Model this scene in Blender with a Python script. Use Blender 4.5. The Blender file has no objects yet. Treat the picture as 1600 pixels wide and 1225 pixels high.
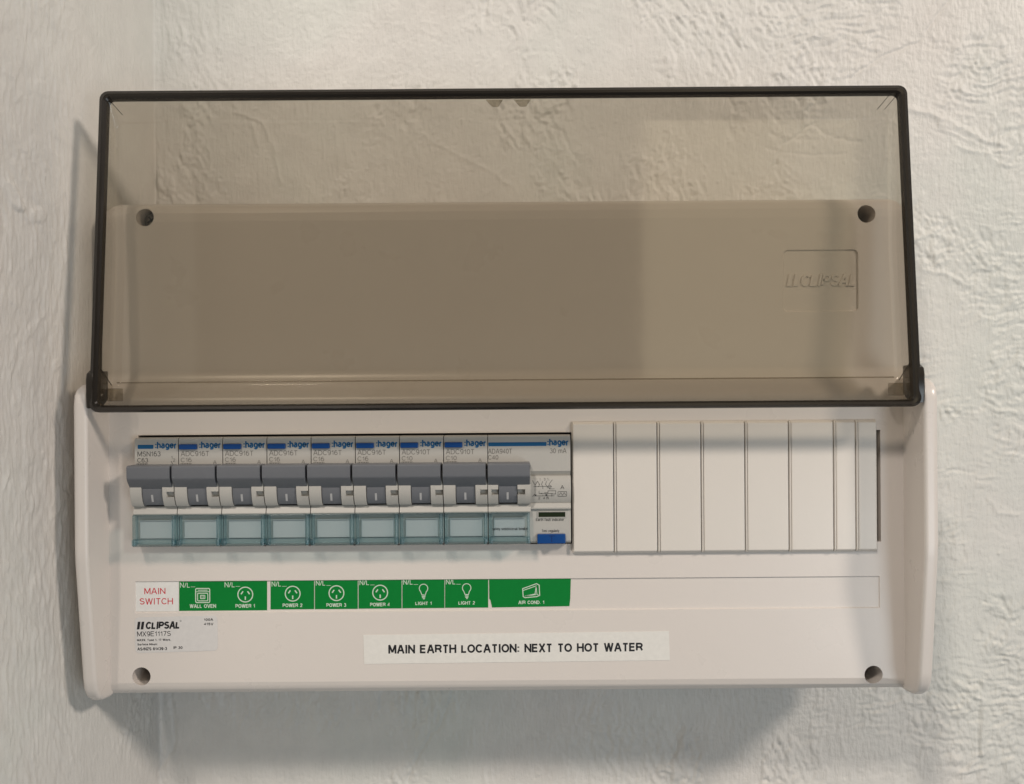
import bpy, bmesh, math, random
import numpy as np
from mathutils import Vector, Matrix
random.seed(3)
sc = bpy.context.scene
COL = sc.collection
MM = 0.001
WALL = -60.0            # mm, wall plane relative to the face of the board

# ------------------------------------------------------------------ camera
# mm frame: x right, y up, z out of the board's face towards the room
CAM_Z, F, ROLL = 420.0, 1596.0, math.radians(0.42)
def P(x, y, z):
    return Vector((x * MM, -(z - WALL) * MM, y * MM))
cam = bpy.data.objects.new('camera', bpy.data.cameras.new('camera'))
COL.objects.link(cam); sc.camera = cam
cam.data.sensor_width = 36; cam.data.lens = 36 * F / 1600
cam.data.clip_start = 0.01; cam.data.clip_end = 50
cam.location = P(0, 0, CAM_Z)
cam.rotation_euler = (Matrix.Rotation(math.pi / 2, 3, 'X') @ Matrix.Rotation(-ROLL, 3, 'Z')).to_euler()

def at(px, py, z=0.0):      # a measurement on the photograph -> mm at depth z
    u, v = px - 800, py - 612.5
    c, s = math.cos(ROLL), math.sin(ROLL)
    k = (CAM_Z - z) / F
    return (u * c - v * s) * k, -(u * s + v * c) * k

# ------------------------------------------------------------------ light
world = bpy.data.worlds.new('World'); sc.world = world
world.use_nodes = True
wb = world.node_tree.nodes['Background']
wb.inputs[0].default_value = (0.78, 0.90, 1.0, 1); wb.inputs[1].default_value = 0.10
def lamp(name, d, dist, size, power, col):
    l = bpy.data.lights.new(name, 'AREA'); l.shape = 'DISK'; l.size = size; l.energy = power; l.color = col
    o = bpy.data.objects.new(name, l); COL.objects.link(o)
    v = Vector(d).normalized() * dist * 1000
    o.location = P(*v)
    o.rotation_euler = (P(0, 0, 0) - o.location).to_track_quat('-Z', 'Y').to_euler()
    return o
lamp('ceiling_lamp_right', (77, 50, 60), 2.0, 0.28, 17.5, (1.0, 0.885, 0.785))
lamp('ceiling_lamp_above', (-21, 52, 60), 2.0, 0.22, 14, (1.0, 0.90, 0.81))
lamp('cool_fill_light', (34, -16, 60), 2.4, 0.9, 10, (0.86, 0.94, 1.0))  # added cool fill instead of a brighter world, no known window
dl = bpy.data.lights.new('lid_reflection_light', 'AREA'); dl.shape = 'RECTANGLE'; dl.size = 0.5; dl.size_y = 0.95; dl.energy = 2.0; dl.color = (1.0, 0.84, 0.58)  # added lamp, gives the lid its soft upright band of reflection
do = bpy.data.objects.new('lid_reflection_light', dl); COL.objects.link(do)
do.location = P(564, 720, 2000); do.rotation_euler = (math.radians(90), 0, 0)
sc.view_settings.view_transform = 'Standard'; sc.view_settings.look = 'None'
sc.view_settings.exposure = 0.06; sc.view_settings.gamma = 1
sc.cycles.max_bounces = 12; sc.cycles.transparent_max_bounces = 32

# ------------------------------------------------------------------ materials
def new_mat(name):
    m = bpy.data.materials.new(name); m.use_nodes = True
    nt = m.node_tree
    return m, nt, nt.nodes['Principled BSDF']
def plastic(name, col, rough=0.4, spec=0.5, bump=0.15, scale=900.0, var=0.03):
    m, nt, b = new_mat(name)
    N, L = nt.nodes, nt.links
    tc = N.new('ShaderNodeTexCoord')
    n1 = N.new('ShaderNodeTexNoise'); n1.inputs['Scale'].default_value = 14; n1.inputs['Detail'].default_value = 5
    L.new(tc.outputs['Object'], n1.inputs['Vector'])
    mx = N.new('ShaderNodeMix'); mx.data_type = 'RGBA'
    L.new(n1.outputs['Fac'], mx.inputs['Factor'])
    mx.inputs['A'].default_value = (*[c * (1 - var) for c in col], 1)
    mx.inputs['B'].default_value = (*[min(1, c * (1 + var)) for c in col], 1)
    L.new(mx.outputs['Result'], b.inputs['Base Color'])
    n2 = N.new('ShaderNodeTexNoise'); n2.inputs['Scale'].default_value = scale; n2.inputs['Detail'].default_value = 2
    L.new(tc.outputs['Object'], n2.inputs['Vector'])
    bp = N.new('ShaderNodeBump'); bp.inputs['Strength'].default_value = bump; bp.inputs['Distance'].default_value = 0.0001
    L.new(n2.outputs['Fac'], bp.inputs['Height']); L.new(bp.outputs['Normal'], b.inputs['Normal'])
    rr = N.new('ShaderNodeMapRange'); rr.inputs['To Min'].default_value = rough - 0.06; rr.inputs['To Max'].default_value = rough + 0.06
    n3 = N.new('ShaderNodeTexNoise'); n3.inputs['Scale'].default_value = 40; n3.inputs['Detail'].default_value = 6
    L.new(tc.outputs['Object'], n3.inputs['Vector']); L.new(n3.outputs['Fac'], rr.inputs['Value'])
    L.new(rr.outputs['Result'], b.inputs['Roughness'])
    b.inputs['Specular IOR Level'].default_value = spec
    return m
def tinted(name, face, edge, rough=0.03, power=2.0, ior=1.45):
    """clear coloured plastic: light passes through tinted, darker at grazing angles"""
    m, nt, b = new_mat(name)
    N, L = nt.nodes, nt.links
    N.remove(b)
    out = N['Material Output']
    tr = N.new('ShaderNodeBsdfTransparent'); gl = N.new('ShaderNodeBsdfGlossy'); gl.inputs['Roughness'].default_value = rough
    lw = N.new('ShaderNodeLayerWeight'); lw.inputs['Blend'].default_value = 0.5
    pw = N.new('ShaderNodeMath'); pw.operation = 'POWER'; pw.inputs[1].default_value = power
    L.new(lw.outputs['Facing'], pw.inputs[0])
    mx = N.new('ShaderNodeMix'); mx.data_type = 'RGBA'
    mx.inputs['A'].default_value = (*face, 1); mx.inputs['B'].default_value = (*edge, 1)
    L.new(pw.outputs[0], mx.inputs['Factor']); L.new(mx.outputs['Result'], tr.inputs['Color'])
    p5 = N.new('ShaderNodeMath'); p5.operation = 'POWER'; p5.inputs[1].default_value = 4
    L.new(lw.outputs['Facing'], p5.inputs[0])
    fr = N.new('ShaderNodeMapRange'); fr.inputs['To Min'].default_value = 0.035; fr.inputs['To Max'].default_value = 1.0
    L.new(p5.outputs[0], fr.inputs['Value'])
    tc = N.new('ShaderNodeTexCoord'); nz = N.new('ShaderNodeTexNoise'); nz.inputs['Scale'].default_value = 60; nz.inputs['Detail'].default_value = 3
    L.new(tc.outputs['Object'], nz.inputs['Vector'])
    bp = N.new('ShaderNodeBump'); bp.inputs['Strength'].default_value = 0.08; bp.inputs['Distance'].default_value = 0.0003
    L.new(nz.outputs['Fac'], bp.inputs['Height']); L.new(bp.outputs['Normal'], gl.inputs['Normal'])
    ms = N.new('ShaderNodeMixShader')
    L.new(fr.outputs[0], ms.inputs[0]); L.new(tr.outputs[0], ms.inputs[1]); L.new(gl.outputs[0], ms.inputs[2])
    L.new(ms.outputs[0], out.inputs['Surface'])
    return m
def flat(name, col, rough=0.5, spec=0.4):
    m, nt, b = new_mat(name)
    N, L = nt.nodes, nt.links
    tc = N.new('ShaderNodeTexCoord'); n = N.new('ShaderNodeTexNoise'); n.inputs['Scale'].default_value = 500; n.inputs['Detail'].default_value = 3
    L.new(tc.outputs['Object'], n.inputs['Vector'])
    mx = N.new('ShaderNodeMix'); mx.data_type = 'RGBA'; L.new(n.outputs['Fac'], mx.inputs['Factor'])
    mx.inputs['A'].default_value = (*[c * .93 for c in col], 1); mx.inputs['B'].default_value = (*[min(1, c * 1.07) for c in col], 1)
    L.new(mx.outputs['Result'], b.inputs['Base Color'])
    b.inputs['Roughness'].default_value = rough; b.inputs['Specular IOR Level'].default_value = spec
    return m

M = {}
M['shell'] = plastic('white_board_plastic', (0.735, 0.68, 0.63), 0.29, 0.5)
M['blank'] = plastic('blank_plastic', (0.73, 0.685, 0.625), 0.30, 0.5)
M['case'] = plastic('breaker_case_plastic', (0.47, 0.455, 0.42), 0.42, 0.4)
M['grey'] = plastic('grey_handle_plastic', (0.145, 0.152, 0.167), 0.40, 0.5, bump=0.3)
M['mark'] = flat('pale_print_and_highlight', (0.45, 0.45, 0.45))  # print, and the highlight line painted on the label inserts
M['blue'] = plastic('blue_button_plastic', (0.002, 0.055, 0.23), 0.35, 0.4)
M['blueprint'] = flat('blue_print', (0.001, 0.10, 0.25))
M['navy'] = flat('dark_blue_print', (0.002, 0.015, 0.10))
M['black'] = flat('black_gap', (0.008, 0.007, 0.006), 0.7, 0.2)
M['ink'] = flat('black_ink', (0.012, 0.012, 0.014))
M['greyink'] = flat('grey_ink', (0.17, 0.16, 0.145))
M['darkgreyink'] = flat('dark_grey_ink', (0.07, 0.068, 0.065))
M['smoke'] = tinted('smoked_plastic', (0.786, 0.765, 0.722), (0.56, 0.53, 0.48), 0.06, 3.0)
M['rim'] = plastic('smoked_plastic_edge', (0.016, 0.012, 0.008), 0.24, 0.45, bump=0.05)
M['cyan'] = tinted('cyan_clear_plastic', (0.93, 0.965, 0.972), (0.44, 0.69, 0.76), 0.16, 2.4)
M['insert'] = plastic('label_insert_card', (0.54, 0.535, 0.525), 0.5, 0.3)
M['green'] = flat('green_label', (0.001, 0.205, 0.032), 0.5, 0.2)
M['white'] = flat('white_label', (0.80, 0.79, 0.76), 0.45)
M['clearwhite'] = flat('glossy_white_label', (0.80, 0.78, 0.73), 0.33)
M['silver'] = flat('pale_silver_label', (0.69, 0.67, 0.65), 0.38)
M['whiteprint'] = flat('white_print', (0.62, 0.72, 0.60))
M['red'] = flat('red_print', (0.62, 0.035, 0.05))
M['screw'] = flat('zinc_screw', (0.30, 0.27, 0.23), 0.35); M['screw'].node_tree.nodes['Principled BSDF'].inputs['Metallic'].default_value = 0.8
M['slot'] = flat('indicator_window', (0.018, 0.026, 0.012), 0.15)

def wall_material():
    m, nt, b = new_mat('painted_rough_plaster')
    N, L = nt.nodes, nt.links
    geo = N.new('ShaderNodeNewGeometry')
    def noise(scale, detail, rough=0.55, vec=None):
        n = N.new('ShaderNodeTexNoise'); n.inputs['Scale'].default_value = scale
        n.inputs['Detail'].default_value = detail; n.inputs['Roughness'].default_value = rough
        L.new(vec or geo.outputs['Position'], n.inputs['Vector']); return n
    mp = N.new('ShaderNodeMapping'); mp.inputs['Scale'].default_value = (1, 1, 0.22)
    L.new(geo.outputs['Position'], mp.inputs['Vector'])
    big = noise(7, 4); big.inputs['Distortion'].default_value = 0.6
    r1 = N.new('ShaderNodeValToRGB'); L.new(big.outputs['Fac'], r1.inputs['Fac'])
    e = r1.color_ramp.elements
    e[0].position = .32; e[0].color = (0.70, 0.668, 0.628, 1)
    e[1].position = .68; e[1].color = (0.68, 0.688, 0.642, 1)
    k = e.new(0.5); k.color = (0.712, 0.695, 0.655, 1)
    mid = noise(90, 6)
    mx = N.new('ShaderNodeMix'); mx.data_type = 'RGBA'; mx.blend_type = 'MULTIPLY'; mx.inputs['Factor'].default_value = 1
    rr = N.new('ShaderNodeMapRange'); rr.inputs['From Min'].default_value = .3; rr.inputs['From Max'].default_value = .7
    rr.inputs['To Min'].default_value = .95; rr.inputs['To Max'].default_value = 1.03
    L.new(mid.outputs['Fac'], rr.inputs['Value'])
    L.new(r1.outputs['Color'], mx.inputs['A']); L.new(rr.outputs['Result'], mx.inputs['B'])
    L.new(mx.outputs['Result'], b.inputs['Base Color'])
    b.inputs['Roughness'].default_value = 0.42; b.inputs['Specular IOR Level'].default_value = 0.4
    f1 = noise(420, 4, .6); f2 = noise(700, 3, .5, mp.outputs['Vector'])
    ad = N.new('ShaderNodeMath'); ad.operation = 'ADD'
    L.new(f1.outputs['Fac'], ad.inputs[0]); L.new(f2.outputs['Fac'], ad.inputs[1])
    bp = N.new('ShaderNodeBump'); bp.inputs['Strength'].default_value = 0.8; bp.inputs['Distance'].default_value = 0.0004
    L.new(ad.outputs[0], bp.inputs['Height']); L.new(bp.outputs['Normal'], b.inputs['Normal'])
    return m
M['wall'] = wall_material()

# ------------------------------------------------------------------ mesh helpers
class MB:
    """collects geometry in mm and links it as ONE mesh object"""
    def __init__(s): s.v = []; s.f = []
    def add(s, vs, fs):
        o = len(s.v); s.v += [tuple(p) for p in vs]; s.f += [tuple(i + o for i in f) for f in fs]; return s
    def box(s, x0, x1, y0, y1, z0, z1, b=0.0):
        if b <= 0:
            vs = [(x, y, z) for z in (z0, z1) for y in (y0, y1) for x in (x0, x1)]
            return s.add(vs, [(0, 2, 3, 1), (4, 5, 7, 6), (0, 1, 5, 4), (2, 6, 7, 3), (0, 4, 6, 2), (1, 3, 7, 5)])
        # bevelled front (towards +z) with soft corners
        r = b
        def loop(i, z):
            pts = []
            for cx, cy, a0 in ((x1 - r, y1 - r, 0), (x0 + r, y1 - r, 90), (x0 + r, y0 + r, 180), (x1 - r, y0 + r, 270)):
                for k in range(4):
                    a = math.radians(a0 + 30 * k); rr = max(r - i, 0.02 * r)
                    pts.append((cx + rr * math.cos(a), cy + rr * math.sin(a), z))
            return pts
        rings = [loop(0, z0), loop(0, z1 - b), loop(b * .3, z1 - b * .3), loop(b * .95, z1)]
        return s.rings(rings, cap0=True, cap1=True)
    def rings(s, rings, cap0=False, cap1=False, closed=True):
        n = len(rings[0]); vs = [p for r in rings for p in r]; fs = []
        for k in range(len(rings) - 1):
            for i in range(n if closed else n - 1):
                j = (i + 1) % n
                fs.append((k * n + i, k * n + j, (k + 1) * n + j, (k + 1) * n + i))
        if cap0: fs.append(tuple(range(n - 1, -1, -1)))
        if cap1: fs.append(tuple((len(rings) - 1) * n + i for i in range(n)))
        return s.add(vs, fs)
    def prism_x(s, prof, x0, x1, b=0.0):
        """profile [(z, y)] extruded along x; ends chamfered by b"""
        n = len(prof)
        cz = sum(p[0] for p in prof) / n; cy = sum(p[1] for p in prof) / n
        def sh(t):
            out = []
            for z, y in prof:
                dz, dy = z - cz, y - cy; l = math.hypot(dz, dy) or 1
                out.append((z - dz / l * t, y - dy / l * t))
            return out
        L_ = []
        if b: L_.append([(x0, y, z) for z, y in sh(b)])
        L_.append([(x0 + b, y, z) for z, y in prof]); L_.append([(x1 - b, y, z) for z, y in prof])
        if b: L_.append([(x1, y, z) for z, y in sh(b)])
        return s.rings(L_, cap0=True, cap1=True)
    def prism_z(s, outline, z0, z1):
        return s.rings([[(x, y, z0) for x, y in outline], [(x, y, z1) for x, y in outline]], True, True)
    def cyl(s, x, y, z0, z1, r0, r1=None, n=40, cap0=True, cap1=True):
        r1 = r0 if r1 is None else r1
        ring = lambda r, z: [(x + r * math.cos(2 * math.pi * k / n), y + r * math.sin(2 * math.pi * k / n), z) for k in range(n)]
        return s.rings([ring(r0, z0), ring(r1, z1)], cap0, cap1)
    def mesh(s, name, mat, org=(0, 0, 0), angle=32, recalc=True):
        me = bpy.data.meshes.new(name)
        vs = [((x - org[0]) * MM, -(z - org[2]) * MM, (y - org[1]) * MM) for x, y, z in s.v]
        me.from_pydata(vs, [], s.f)
        if recalc:
            bm = bmesh.new(); bm.from_mesh(me)
            bmesh.ops.recalc_face_normals(bm, faces=bm.faces); bm.to_mesh(me); bm.free()
        me.materials.append(mat)
        finish(me, angle)
        return me
    def build(s, name, mat, parent=None, org=None, angle=32):
        """org: the thing's origin in mm (0,0,face) frame"""
        if org is None: org = (0, 0, WALL)
        me = s.mesh(name, mat, org, angle)
        o = bpy.data.objects.new(name, me); COL.objects.link(o)
        if parent is None: o.location = P(*org)
        else: o.parent = parent
        if name != 'tmp' and name not in ('lettering', 'pictogram', 'maker_name', 'caption', 'wiring_diagram') and len(me.polygons) > 6: weighted(o)
        return o
def finish(me, angle=32):
    me.polygons.foreach_set('use_smooth', [True] * len(me.polygons))
    me.set_sharp_from_angle(angle=math.radians(angle))
    me.update()
def weighted(o):
    w = o.modifiers.new('weighted_normal', 'WEIGHTED_NORMAL'); w.keep_sharp = True; w.weight = 90
def tag(o, label=None, cat=None, group=None, kind=None):
    if label: o['label'] = label
    if cat: o['category'] = cat
    if group: o['group'] = group
    if kind: o['kind'] = kind
    return o
def empty(name, org):
    o = bpy.data.objects.new(name, None); COL.objects.link(o); o.location = P(*org)
    o.empty_display_size = 0.02
    return o
def copy_tree(o, parent=None):
    c = o.copy(); COL.objects.link(c); c.parent = parent
    for ch in list(o.children): copy_tree(ch, c)
    return c
def rrect(x0, x1, y0, y1, r, n=6):
    rs = r if isinstance(r, (list, tuple)) else [r] * 4     # order: tr, tl, bl, br
    pts = []
    for (cx, cy, sx, sy, a0), q in zip(((x1, y1, -1, -1, 0), (x0, y1, 1, -1, 90), (x0, y0, 1, 1, 180), (x1, y0, -1, 1, 270)), rs):
        for k in range(n + 1):
            a = math.radians(a0 + 90 * k / n)
            pts.append((cx + sx * q + q * math.cos(a), cy + sy * q + q * math.sin(a)))
    return pts
def E(cx, cy, rx, ry, a0, a1, n=10):
    return [(cx + rx * math.cos(math.radians(a0 + (a1 - a0) * k / n)), cy + ry * math.sin(math.radians(a0 + (a1 - a0) * k / n))) for k in range(n + 1)]
XH = .73
G_ = {
 ' ': (.30, []),
 'A': (.80, [[(0, 0), (.47, 1)], [(.53, 1), (1, 0)], [(.17, .32), (.83, .32)]]),
 'B': (.66, [[(0, .52), (.62, .52)] + E(.62, .26, .38, .26, 90, -90) + [(0, 0), (0, 1)] + E(.58, .76, .36, .24, 90, -90)]),
 'C': (.74, [E(.52, .5, .52, .5, 38, 322, 22)]),
 'D': (.70, [[(0, 0), (0, 1)] + E(.42, .5, .58, .5, 90, -90, 14) + [(0, 0)]]),
 'E': (.62, [[(1, 1), (0, 1), (0, 0), (1, 0)], [(0, .52), (.92, .52)]]),
 'F': (.58, [[(1, 1), (0, 1), (0, 0)], [(0, .5), (.88, .5)]]),
 'G': (.76, [E(.52, .5, .52, .5, 42, 345, 22) + [(1, .42), (.55, .42)]]),
 'H': (.70, [[(0, 0), (0, 1)], [(1, 0), (1, 1)], [(0, .52), (1, .52)]]),
 'I': (.12, [[(.5, 0), (.5, 1)]]),
 'J': (.5, [E(.5, .26, .5, .26, 180, 360) + [(1, 1)]]),
 'K': (.70, [[(0, 0), (0, 1)], [(1, 1), (.02, .38)], [(.34, .58), (1, 0)]]),
 'L': (.54, [[(0, 1), (0, 0), (1, 0)]]),
 'M': (.84, [[(0, 0), (0, 1)], [(.02, 1), (.5, .05)], [(.98, 1), (.5, .05)], [(1, 1), (1, 0)]]),
 'N': (.70, [[(0, 0), (0, 1)], [(.02, .98), (.98, .02)], [(1, 0), (1, 1)]]),
 'O': (.80, [E(.5, .5, .5, .5, 90, 450, 28)]),
 'P': (.64, [[(0, 0), (0, 1)] + E(.6, .74, .4, .26, 90, -90) + [(0, .48)]]),
 'Q': (.80, [E(.5, .5, .5, .5, 90, 450, 28), [(.6, .25), (1, -.05)]]),
 'R': (.70, [[(0, 0), (0, 1)] + E(.6, .75, .36, .25, 90, -90) + [(0, .5)], [(.52, .5), (.78, .38), (1, 0)]]),
 'S': (.66, [E(.5, .755, .44, .245, 25, 215, 12) + [(.3, .57), (.72, .46)] + E(.52, .265, .48, .265, 45, -158, 13)]),
 'T': (.64, [[(0, 1), (1, 1)], [(.5, 1), (.5, 0)]]),
 'U': (.70, [[(0, 1)] + E(.5, .34, .5, .34, 180, 360, 14) + [(1, 1)]]),
 'V': (.74, [[(0, 1), (.47, 0)], [(.53, 0), (1, 1)]]),
 'W': (1.06, [[(0, 1), (.25, 0)], [(.25, 0), (.5, 1)], [(.5, 1), (.75, 0)], [(.75, 0), (1, 1)]]),
 'X': (.68, [[(0, 0), (1, 1)], [(0, 1), (1, 0)]]),
 'Y': (.68, [[(0, 1), (.5, .44), (1, 1)], [(.5, .44), (.5, 0)]]),
 'Z': (.64, [[(0, 1), (1, 1), (0, 0), (1, 0)]]),
 '0': (.56, [E(.5, .5, .5, .5, 90, 450, 24)]),
 '1': (.34, [[(0, .72), (.45, .78), (.8, 1), (.8, 0)]]),
 '2': (.56, [E(.5, .72, .46, .28, 165, -25, 12) + [(.0, 0), (1, 0)]]),
 '3': (.56, [E(.48, .76, .42, .24, 160, -80, 11), E(.48, .27, .5, .27, 85, -160, 12)]),
 '4': (.58, [[(.74, 0), (.74, 1), (0, .28), (1, .28)]]),
 '5': (.56, [[(.92, 1), (.2, 1), (.06, .5), (.2, .6)] + E(.5, .32, .5, .32, 90, -155, 12)]),
 '6': (.56, [E(.52, .6, .48, .4, 50, 180, 9) + E(.5, .32, .5, .32, 180, 540, 20)]),
 '7': (.54, [[(0, 1), (1, 1), (.35, 0)]]),
 '8': (.56, [E(.5, .76, .43, .24, -90, 270, 18), E(.5, .26, .5, .26, 90, 450, 18)]),
 '9': (.56, [E(.5, .68, .5, .32, 0, 360, 20) + E(.48, .4, .52, .4, 0, -130, 9)]),
 ':': (.10, [[(.5, -.03), (.5, .15)], [(.5, XH - .18), (.5, XH)]]),
 '.': (.12, [[(.5, -.02), (.5, .08)]]),
 ',': (.14, [[(.5, .08), (.3, -.16)]]),
 '-': (.34, [[(0, .36), (1, .36)]]),
 '/': (.36, [[(0, -.02), (1, 1.02)]]),
 'a': (.52, [E(.46, .53, .40, .2, 155, 0, 8) + [(.9, .08), (1, 0)], E(.42, .2, .42, .2, 60, 300, 12) + [(.9, .16)], [(.42 + .42 * .5, .2 + .2 * .87), (.9, .42)]]),
 'b': (.54, [[(0, 1), (0, 0)], E(.5, .365, .5, .365, 180, 540, 20)]),
 'c': (.50, [E(.52, .365, .5, .365, 40, 320, 16)]),
 'd': (.54, [[(1, 1), (1, 0)], E(.5, .365, .5, .365, 0, 360, 20)]),
 'e': (.54, [[(.02, .38), (1, .38)] + E(.5, .365, .5, .365, 0, 318, 18)]),
 'f': (.32, [[(1, 1)] + E(.75, .82, .4, .18, 90, 180, 5) + [(.35, 0)], [(0, .7), (1, .7)]]),
 'g': (.54, [E(.5, .38, .5, .35, 0, 360, 20), [(1, .73), (1, -.02)] + E(.5, -.04, .5, .24, 0, -150, 9)]),
 'h': (.50, [[(0, 0), (0, 1)], [(0, .42)] + E(.5, .43, .5, .30, 170, 0, 9) + [(1, 0)]]),
 'i': (.10, [[(.5, 0), (.5, .73)], [(.5, .9), (.5, 1)]]),
 'k': (.48, [[(0, 0), (0, 1)], [(.95, .73), (.02, .26)], [(.3, .42), (1, 0)]]),
 'l': (.10, [[(.5, 0), (.5, 1)]]),
 'm': (.82, [[(0, 0), (0, .73)], E(.25, .46, .25, .27, 175, 0, 7) + [(.5, 0)], E(.75, .46, .25, .27, 175, 0, 7) + [(1, 0)]]),
 'n': (.48, [[(0, 0), (0, .73)], [(0, .42)] + E(.5, .43, .5, .30, 170, 0, 9) + [(1, 0)]]),
 'o': (.54, [E(.5, .365, .5, .365, 90, 450, 20)]),
 'p': (.54, [[(0, .73), (0, -.26)], E(.5, .365, .5, .365, 180, 540, 20)]),
 'r': (.30, [[(0, 0), (0, .73)], [(0, .40), (.3, .62), (1, .71)]]),
 's': (.46, [E(.5, .55, .44, .18, 30, 215, 9) + E(.5, .19, .5, .19, 60, -155, 9)]),
 't': (.28, [[(.4, .95), (.4, .12), (.6, 0), (1, .0)], [(0, .72), (1, .72)]]),
 'u': (.48, [[(0, .73)] + E(.5, .3, .5, .3, 180, 350, 9), [(1, 0), (1, .73)]]),
 'w': (.72, [[(0, .73), (.25, 0), (.5, .73), (.75, 0), (1, .73)]]),
 'y': (.50, [[(0, .73), (.5, .02)], [(1, .73), (.4, -.2), (.1, -.25)]]),
}
def text(mb, txt, x0, base, cap, width, z, bold=0.0, shear=0.0, extrude=0.0, rot=0.0, space=1.0):
    """plain grotesque letters drawn as strokes: start at x0, baseline y, capital height and total width in mm"""
    wt = .125 + bold * 2.4
    sp = (.135 - wt * .25) * space
    tot = sum(G_[c][0] + wt for c in txt) + sp * (len(txt) - 1)
    kx = width / tot / 1.0
    c_, s_ = math.cos(rot), math.sin(rot)
    x = 0.0; h = wt / 2; n = 0
    for ch in txt:
        W, pl = G_[ch]
        for pts in pl:
            out = []
            for u, v in pts:
                X = (x + h + u * W) * kx; Y = (h + v * (1 - 2 * h)) * cap
                if len(pts) == 2 and v in (0, 1) and any(abs(q[0] - u) < 1.1 and abs(q[1] - v) > .3 for q in pts): Y = v * cap
                X += shear * Y
                out.append((x0 + X * c_ - Y * s_, base + X * s_ + Y * c_))
            closed = len(out) > 3 and math.dist(out[0], out[-1]) < 1e-6
            if closed: out = out[:-1]
            zz = z + .005 * (n % 4); n += 1
            if extrude:
                t = MB(); stroke(t, out, wt * cap, 0, closed)
                m_ = len(t.v)
                mb.add([(a, b, z - extrude) for a, b, _ in t.v] + [(a, b, z + extrude + .005 * (n % 4)) for a, b, _ in t.v],
                       [tuple(i + m_ for i in f) for f in t.f] + [(f[0], f[1], f[1] + m_, f[0] + m_) for f in t.f] + [(f[3], f[2], f[2] + m_, f[3] + m_) for f in t.f])
            else:
                stroke(mb, out, wt * cap, zz, closed)
        x += W + wt + sp
def stroke(mb, pts, w, z, closed=False):
    """a flat printed line through pts"""
    n = len(pts); L_ = []; R_ = []
    for i in range(n):
        a = pts[(i - 1) % n] if closed or i > 0 else pts[i]
        b = pts[(i + 1) % n] if closed or i < n - 1 else pts[i]
        p = pts[i]
        d1 = Vector((p[0] - a[0], p[1] - a[1])); d2 = Vector((b[0] - p[0], b[1] - p[1]))
        if d1.length == 0: d1 = d2
        if d2.length == 0: d2 = d1
        d1.normalize(); d2.normalize()
        n1 = Vector((-d1.y, d1.x)); n2 = Vector((-d2.y, d2.x)); m = n1 + n2
        m = m.normalized() if m.length > 1e-6 else n1
        k = w / 2 / max(0.5, m.dot(n1))
        L_.append((p[0] + m.x * k, p[1] + m.y * k, z)); R_.append((p[0] - m.x * k, p[1] - m.y * k, z))
    fs = []
    for i in range(n if closed else n - 1):
        j = (i + 1) % n; fs.append((i, j, n + j, n + i))
    mb.add(L_ + R_, fs)
def circle(cx, cy, r, n=28, a0=0, a1=360):
    return [(cx + r * math.cos(math.radians(a0 + (a1 - a0) * k / n)), cy + r * math.sin(math.radians(a0 + (a1 - a0) * k / n))) for k in range(n)]

# ------------------------------------------------------------------ the wall
def field(ny, nx, res, lx, ly, seed, sharp=1.0):
    """smooth random field, correlation lx, ly in mm, unit variance"""
    rs = np.random.RandomState(seed)
    w = np.fft.rfft2(rs.randn(ny, nx))
    fy = np.fft.fftfreq(ny, res)[:, None]; fx = np.fft.rfftfreq(nx, res)[None, :]
    q = (fx * lx) ** 2 + (fy * ly) ** 2
    g = np.sqrt(q) * np.exp(-q * 2.2 * sharp)
    h = np.fft.irfft2(w * g, s=(ny, nx)); h -= h.mean()
    return h / h.std()
def smooth(x, a, b):
    t = np.clip((x - a) / (b - a), 0, 1); return t * t * (3 - 2 * t)
def bil(img, fx, fy):
    ny, nx = img.shape
    fx = np.mod(fx, nx - 1.001); fy = np.mod(fy, ny - 1.001)
    x0 = fx.astype(int); y0 = fy.astype(int); tx = fx - x0; ty = fy - y0
    return (img[y0, x0] * (1 - tx) * (1 - ty) + img[y0, x0 + 1] * tx * (1 - ty) + img[y0 + 1, x0] * (1 - tx) * ty + img[y0 + 1, x0 + 1] * tx * ty)

def wall_px(px, py):       # photo measurement on the wall plane
    return at(px, py, WALL)

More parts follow.
